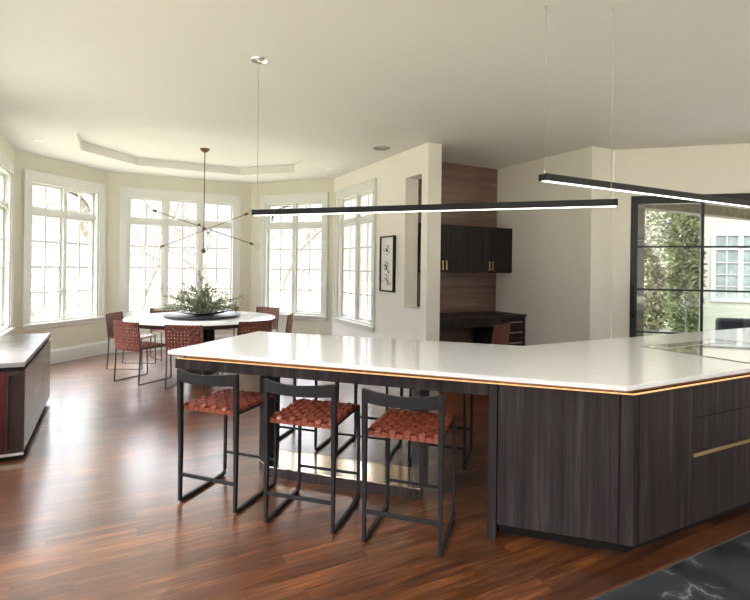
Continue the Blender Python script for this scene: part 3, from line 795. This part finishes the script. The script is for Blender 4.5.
# ------------------------------------------------------------------ ceiling items
for (x, y), lab in (((-.86, 7.635), 'small recessed downlight at left of ceiling before the left bay window'), ((1.088, 9.0), 'small recessed downlight between ceiling tray and centre window'), ((3.02, 7.38), 'small recessed downlight right of the ceiling tray')):
    r = thing('downlight', lab, 'ceiling light', (x, y, H), 0, 'recessed downlights around the ceiling tray')
    m = MB(); m.lathe([(.030, -.001), (.034, -.006), (.050, -.004), (.052, 0), (.030, 0)], n=24); m.build('trim_ring', M['white'], r, smooth=True)
    m = MB(); m.lathe([(.001, -.002), (.030, -.002), (.030, 0), (.001, 0)], n=20); m.build('lens', M['steel'], r)
m = MB(); m.lathe([(.001, -.004), (.085, -.005), (.10, -.008), (.112, -.004), (.114, 0), (.001, 0)], n=36)
o = m.build('ceiling_speaker', plain('speaker_grille', (.42, .40, .36), .7, var=.15, scale=300), smooth=True); o.location = (3.07, 5.72, H); tag(o, 'round flush ceiling speaker before the partition wall', 'speaker')

# ------------------------------------------------------------------ framed picture on the partition wall
pic = thing('framed_picture', 'tall black framed picture of three ink figures on the partition wall', 'picture', (3.42, 6.12, 1.55), 0)
pw, ph = .20, .39
m = MB()
for y0, y1, z0, z1 in ((-pw, -pw + .022, -ph, ph), (pw - .022, pw, -ph, ph), (-pw + .022, pw - .022, -ph, -ph + .022), (-pw + .022, pw - .022, ph - .022, ph)): m.bx(-.042, -.002, y0, y1, z0, z1)
m.build('frame', M['black'], pic)
m = MB(); m.bx(-.022, -.006, -pw + .022, pw - .022, -ph + .022, ph - .022); m.build('paper', M['paper'], pic)
rs = random.Random(5)
for zc, big in ((.20, 1), (-.02, .7), (-.22, 1.1)):
    m = MB()
    for k in range(18):
        y = rs.gauss(0, .045 * big); z = zc + rs.gauss(0, .038 * big); a = rs.uniform(0, PI); L = rs.uniform(.02, .05)
        m.sweep([(-.0235, y - L * math.cos(a) / 2, z - L * math.sin(a) / 2), (-.0235, y + .01, z + .004), (-.0235, y + L * math.cos(a) / 2, z + L * math.sin(a) / 2)], .003, .012 * rs.uniform(.5, 1.3), up=(1, 0, 0))
    m.build('ink_figure', M['ink'], pic)

# ------------------------------------------------------------------ nook: wall cabinets, desk, chair
wc = thing('wall_cabinet', 'dark oak wall cabinet with brass pulls hung in the desk nook', 'cabinet', (4.45, 6.018, 1.44))
m = MB(); m.bx(-.82, .823, -.328, 0, 0, .665); m.build('carcass', M['oakdark2'], wc)
edges = [-.82, -.41, 0, .41, .823]
for k in range(4):
    m = MB(); m.bx(edges[k] + .002, edges[k + 1] - .002, -.347, -.329, .004, .660); d = m.build('door', M['oakdark'], wc, bevel=.001)
    hx_ = edges[k + 1] - .03 if k % 2 == 0 else edges[k] + .03
    m = MB(); m.bx(hx_ - .006, hx_ + .006, -.372, -.360, .035, .165); m.bx(hx_ - .005, hx_ + .005, -.361, -.347, .045, .057); m.bx(hx_ - .005, hx_ + .005, -.361, -.347, .143, .155)
    m.build('handle', M['brass'], d)
dk = thing('built_in_desk', 'dark oak desk with three nickel-pulled drawers built into the nook', 'desk', (4.45, 6.018, 0))
dy = -.66
m = MB(); m.bx(-.825, .822, dy, 0, .820, .850); m.build('desktop', M['oakdark2'], dk, bevel=.002)
m = MB(); m.bx(-.825, .40, dy + .03, dy + .05, .70, .818); m.build('pencil_drawer', M['oakdark'], dk)
m = MB(); m.bx(.40, .42, dy + .02, -.01, 0, .819); m.bx(.42, .80, dy + .04, -.01, .05, .819); m.build('pedestal', M['oakdark2'], dk)
for z0, z1 in ((.672, .812), (.525, .667), (.375, .520), (.055, .370)):
    m = MB(); m.bx(.424, .818, dy + .02, dy + .039, z0, z1); d = m.build('drawer', M['oakdark'], dk, bevel=.0012)
    zc = z0 + (z1 - z0) * .55
    m = MB(); m.bx(.50, .74, dy - .006, dy + .006, zc - .006, zc + .006); m.bx(.52, .53, dy, dy + .02, zc - .004, zc + .004); m.bx(.71, .72, dy, dy + .02, zc - .004, zc + .004); m.build('handle', M['steel'], d)
o = copy_tree(pc); o.location = (4.42, 5.28, 0); o.rotation_euler = (0, 0, math.radians(112) - PI / 2)
del o['group']; o['label'] = 'single red-brown woven leather chair pulled up to the dark nook desk'

# ------------------------------------------------------------------ exterior seen through the door
def csx(c, s): return cs(c, s / S2)
m = MB(); m.prism([csx(-.5, 10.35), csx(7, 10.35), csx(7, 16.9), csx(-.5, 16.9)], -.15, -.05); o = m.build('terrace', M['paving'], kind='structure')
g = MB(); g.bx(-45, 60, -30, 70, -.75, -.7); g.build('ground', M['lawn'], kind='structure')
po = thing('porch_frame', 'olive brown porch post and beam with stained soffit outside the black door', 'porch', (6.1, 4.32, 0))
m = MB(); m.bx(-.12, .17, -.07, .13, -.7, 2.34); m.build('post', M['taupeext'], po)
m = MB(); m.bx(-.12, 6.5, -.04, .13, 2.345, 2.50); m.build('beam', M['taupeext'], po, bevel=.004)
m = MB(); m.prism([(.0, -.04), (2.7, -2.55), (6.5, -2.55), (6.5, -.04)], 2.505, 2.56); m.build('soffit', M['soffit'], po)

wing = thing('house_wing', 'cream rendered wing of the house with white windows beyond the terrace', 'building', (*csx(5.0, 26.3), 0), -PI / 4)
m = MB(); m.bx(0, 12, .05, .6, -.69, 4.1); m.build('wall', M['stucco'], wing)
m = MB(); m.bx(-.04, .18, -.02, .049, -.69, 4.1); m.build('corner_pilaster', M['exttrim'], wing)
m = MB(); m.prism([(-.08, -.3), (12.4, -.3), (12.4, .7), (-.08, .7)], 4.105, 4.35); m.build('roof', M['exttrim'], wing)
for x in (.50, 3.6):
    W = 1.62; fm = MB(); pm = MB()
    fm.bx(x, x + W, -.01, .049, .55, .66); fm.bx(x, x + W, -.01, .049, 2.66, 2.80); fm.bx(x, x + .13, -.01, .049, .66, 2.66); fm.bx(x + W - .13, x + W, -.01, .049, .66, 2.66)
    fm.bx(x + W / 2 - .07, x + W / 2 + .07, -.01, .049, .66, 2.66); fm.bx(x + .13, x + W - .13, -.01, .049, 2.2, 2.29)
    for a, b in ((x + .13, x + W / 2 - .07), (x + W / 2 + .07, x + W - .13)):
        fm.bx((a + b) / 2 - .018, (a + b) / 2 + .018, .0, .049, .66, 2.66)
        for z in (1.04, 1.42, 1.80): fm.bx(a, b, .0, .049, z - .015, z + .015)
        pm.bx(a, b, .035, .048, .66, 2.66)
    f = fm.build('window', M['exttrim'], wing); pm.build('pane', M['extglass'], f)

bal = thing('glass_balustrade', 'clear glass balustrade with small dark fittings along the terrace edge', 'railing', (*csx(2.2, 16.2), -.05), -PI / 4)
for k in range(5):
    x = -1.6 + 1.18 * k
    m = MB(); m.bx(x, x + 1.16, -.007, .007, .06, 1.12); m.build('glass_panel', M['railglass'], bal)
    m = MB(); m.bx(x + 1.160, x + 1.172, -.01, .01, .0, 1.05); m.sweep([(x + 1.166, -.03, 1.12), (x + 1.166, .03, 1.12)], .05, n=12); m.build('fitting', M['black'], bal)

sf = thing('outdoor_sofa', 'charcoal grey outdoor sofa on the terrace outside the black steel door', 'sofa', (*csx(3.98, 14.7), -.05), -PI / 4)
def cushion(name, x0, x1, y0, y1, z0, z1, bev):
    m = MB(); m.bx(x0, x1, y0, y1, z0, z1); o = m.build(name, M['sofa'], sf, bevel=bev); return o
cushion('seat_base', -.90, .90, -.25, .55, .12, .40, .03); cushion('backrest', -.92, .92, -.42, -.26, .12, .76, .05)
cushion('armrest', .93, 1.06, -.42, .55, .12, .62, .04)
for x in (-.95, .95):
    for y in (-.35, .48):
        m = MB(); m.bx(x - .03, x + .03, y - .03, y + .03, 0, .119); m.build('foot', M['black'], sf)

# ------------------------------------------------------------------ trees and brush
def bare_tree(seed, h):
    R = random.Random(seed); m = MB()
    def br(p, d, L, r, depth):
        pts = [p]; q = p; dd = d.copy()
        n = 4 if depth < 3 else 3
        for i in range(n):
            dd = (dd + Vector((R.gauss(0, .16), R.gauss(0, .16), R.gauss(.03, .08)))).normalized(); q = q + dd * L / n; pts.append(q)
        m.sweep(pts, [2 * r * (1 - .45 * i / n) for i in range(n + 1)], n=5 if depth < 2 else 3)
        if depth >= 5: return
        for k in range(3 if depth < 4 else 3):
            t = R.uniform(.35, 1); i = min(n - 1, int(t * n)); s = pts[i].lerp(pts[i + 1], t * n - i if i < n else 1)
            a = R.uniform(0, 2 * PI); side = dd.orthogonal().normalized(); side.rotate(Matrix.Rotation(a, 3, dd))
            nd = (dd * R.uniform(.5, .9) + side * R.uniform(.5, .9) + Vector((0, 0, .15))).normalized()
            br(s, nd, L * R.uniform(.55, .75), r * .55, depth + 1)
    br(Vector((0, 0, 0)), Vector((0, 0, 1)), h * .38, h * .014, 0)
    return m
tmesh = [bare_tree(s, 8.0) for s in (3, 9, 21)]
protos = []
spots = [(-5.2, 16.6, 0), (-2.2, 18.5, 1), (-.4, 15.2, 2), (.9, 20.5, 0), (2.0, 16.3, 1), (3.4, 19.5, 2), (-5.6, 20.0, 2), (5.2, 17.5, 0), (-7.2, 14.5, 1), (-3.3, 22.5, 0), (7.0, 21.0, 2), (-9.0, 19.0, 0)]
tlabels = ['bare tree outside the left bay window, nearest the glass', 'bare tree standing deeper behind the left bay window', 'bare tree close behind the left light of centre window',
           'tall bare tree far behind the middle light of centre window', 'bare tree close behind the right light of centre window', 'bare tree far behind the third bay window',
           'bare tree in the distance at left side of left bay window', 'bare tree outside the right-hand bay window', 'bare tree beyond the far left window edge',
           'most distant bare tree between left and centre windows', 'distant bare tree right of the third bay window', 'distant bare tree at the extreme left of the garden']
for i, ((x, y, k), lab) in enumerate(zip(spots, tlabels)):
    if i < 3: o = tmesh[k].build('bare_tree', M['bark']); protos.append((k, o))
    else: o = dict(protos)[k].copy(); COL.objects.link(o)
    o.location = (x, y, -.7); o.rotation_euler = (0, 0, i * 1.7); s = 1 + .12 * ((i * 7) % 5 - 2); o.scale = (s, s, s)
    tag(o, lab, 'tree', 'bare winter trees outside the bay windows')
# thicket of thin stems
m = MB(); R = random.Random(4)
for k in range(1500):
    y = R.uniform(24, 30); x = R.uniform(-16, 12); p = Vector((x, y, -.7)); d = Vector((R.gauss(0, .35), R.gauss(0, .35), 1)).normalized(); L = R.uniform(.9, 3.0)
    q = p + d * L * .5; e = q + (d + Vector((R.gauss(0, .35), R.gauss(0, .3), 0))).normalized() * L * .5
    w = R.uniform(.008, .022); s = Vector((w, 0, 0)); s2 = Vector((0, w, 0))
    m.add([p - s, p + s, q + s * .7, q - s * .7, e], [(0, 1, 2, 3), (3, 2, 4)]); m.add([p - s2, p + s2, q + s2 * .7, q - s2 * .7, e], [(0, 1, 2, 3), (3, 2, 4)])
tag(m.build('brush_thicket', M['brush']), 'reddish brown winter brush along the garden beyond the bay windows', 'brush', kind='stuff')

def leafy(seed, rx, h, n, mat, name, conic=.35):
    R = random.Random(seed); m = MB()
    tr = MB(); tr.sweep([(0, 0, 0), (.05, .02, h * .4), (0, 0, h * .85)], [.28, .18, .05], n=7)
    for k in range(n):
        z = R.random() ** .8; rr = rx * (math.sin(PI * min(1, z * .85 + .15)) ** .6) * (1 - conic * z)
        a = R.uniform(0, 2 * PI); q = R.uniform(.55, 1.0) + .25 * noise.noise(Vector((a * 1.5, z * 5, seed)))
        p = Vector((rr * q * math.cos(a), rr * q * math.sin(a), .15 + z * h))
        d = Vector((R.gauss(0, 1), R.gauss(0, 1), R.gauss(.2, .8))).normalized(); s = d.orthogonal().normalized(); L = R.uniform(.10, .21)
        m.add([p, p + d * L * .5 + s * L * .25, p + d * L, p + d * L * .5 - s * L * .25], [(0, 1, 2, 3)])
    return m, tr
prot = {}
for i, (c, s, rx, h, sd, key, lab) in enumerate((
        (4.3, 31, 2.0, 6.2, 1, 'foliage2', 'tan leafed tree seen at left through the black door, above balustrade'),
        (7.0, 38, 2.6, 8.6, 2, 'foliage', 'dense yellow-green tree beside the house wing, seen through the door'),
        (3.5, 27.2, 1.1, 3.0, 3, 'foliage2', 'rounded tan-green shrub beyond the balustrade, behind the porch post'),
        (4.42, 24.4, .48, 5.4, 4, 'foliage', 'slim green conifer just left of the house wing corner, seen through the door'))):
    t = thing('leafy_tree' if h > 3 else 'garden_shrub', lab, 'tree' if h > 3 else 'shrub', (*csx(c, s), -.7), i)
    a, b = leafy(sd, rx, h, 15000, None, '')
    a.build('foliage', M[key], t); b.build('trunk', M['bark'], t)
o = dict(protos)[1].copy(); COL.objects.link(o); o.location = (*csx(2.4, 23), -.7); o.rotation_euler = (0, 0, 2); o.scale = (.7, .7, .7)
tag(o, 'pale bare tree seen through the black door against bright sky', 'tree')

# ------------------------------------------------------------------ unseen fill lamps added over the kitchen (above and behind the camera)
for (x, y), lab in (((1.0, .9), 'added fill downlight above the floor left of stone inlay'), ((3.2, .5), 'added fill downlight above the near edge of stone inlay'),
                    ((5.2, .4), 'added fill downlight over the stone inlay toward the right'), ((6.9, .9), 'added fill downlight nearest the right wall')):
    r = thing('downlight', lab, 'ceiling light', (x, y, H), 0, 'added fill downlights out of view')
    m = MB(); m.lathe([(.060, -.001), (.062, -.008), (.078, -.005), (.080, 0), (.060, 0)], n=28); m.build('trim_ring', M['white'], r, smooth=True)
    m = MB(); m.lathe([(.001, -.002), (.060, -.002), (.060, 0), (.001, 0)], n=24); m.build('lens', M['white'], r)
    ld = bpy.data.lights.new('fill_lamp', 'AREA'); ld.shape = 'DISK'; ld.size = .11; ld.energy = 16; ld.color = (1, .95, .88)
    lo = bpy.data.objects.new('fill_lamp', ld); COL.objects.link(lo); lo.location = (x, y, H - .012)

# ------------------------------------------------------------------ light
wd = bpy.data.worlds.new('world'); scene.world = wd; wd.use_nodes = True
nt = wd.node_tree; bg = nt.nodes['Background']
# bright overcast sky: pale near the horizon, brightest where the sun stands behind the cloud
SKY_H, SKY_Z, GLOW = 1.12, 6.5, 41.0
tc = nt.nodes.new('ShaderNodeTexCoord'); nz_ = nt.nodes.new('ShaderNodeVectorMath'); nz_.operation = 'NORMALIZE'
nt.links.new(tc.outputs['Generated'], nz_.inputs[0])
sp = nt.nodes.new('ShaderNodeSeparateXYZ'); nt.links.new(nz_.outputs[0], sp.inputs[0])
def maprange(src, a, b, c, d, smooth=True):
    n = nt.nodes.new('ShaderNodeMapRange'); n.interpolation_type = 'SMOOTHSTEP' if smooth else 'LINEAR'
    for i_, v_ in zip((1, 2, 3, 4), (a, b, c, d)): n.inputs[i_].default_value = v_
    nt.links.new(src, n.inputs[0]); return n.outputs[0]
def mth(op, a, b):
    n = nt.nodes.new('ShaderNodeMath'); n.operation = op
    for i_, v_ in enumerate((a, b)):
        if isinstance(v_, (int, float)): n.inputs[i_].default_value = v_
        else: nt.links.new(v_, n.inputs[i_])
    return n.outputs[0]
az, el = math.radians(146), math.radians(48)
dp = nt.nodes.new('ShaderNodeVectorMath'); dp.operation = 'DOT_PRODUCT'; nt.links.new(nz_.outputs[0], dp.inputs[0])
dp.inputs[1].default_value = (math.cos(az) * math.cos(el), math.sin(az) * math.cos(el), math.sin(el))
base = maprange(sp.outputs[2], .10, .34, SKY_H, SKY_Z)
glow = mth('MULTIPLY', mth('MULTIPLY', maprange(dp.outputs['Value'], .35, 1.0, 0, GLOW), 1.0), maprange(sp.outputs[2], .28, .62, 0, 1))
tot = mth('ADD', base, glow)
bg.inputs[0].default_value = (.92, .97, 1.06, 1); nt.links.new(tot, bg.inputs[1])
wd.cycles.sampling_method = 'AUTOMATIC'

cam = bpy.data.cameras.new('camera'); co = bpy.data.objects.new('camera', cam); COL.objects.link(co)
h = math.radians(27.63); roll = math.radians(.777)
Fw = Vector((math.sin(h), math.cos(h), 0)); Rt = Vector((math.cos(h), -math.sin(h), 0)); Up = Vector((0, 0, 1))
R2 = Rt * math.cos(roll) + Up * math.sin(roll); U2 = Up * math.cos(roll) - Rt * math.sin(roll)
mt = Matrix((R2, U2, -Fw)).transposed().to_4x4(); mt.translation = Vector((0, 0, CAM_Z)); co.matrix_world = mt
cam.sensor_width = 36; cam.lens = 501.1 / 750 * 36; cam.shift_y = -(300 - 267.28) / 750
cam.clip_start = .05; cam.clip_end = 300
scene.camera = co
scene.view_settings.view_transform = 'Standard'; scene.view_settings.look = 'None'; scene.view_settings.gamma = 1
scene.view_settings.use_curve_mapping = False
scene.view_settings.exposure = 0.16
try:
    scene.cycles.max_bounces = 10; scene.cycles.diffuse_bounces = 6; scene.cycles.glossy_bounces = 4; scene.cycles.transparent_max_bounces = 16
    scene.cycles.sample_clamp_indirect = 40
except Exception: pass
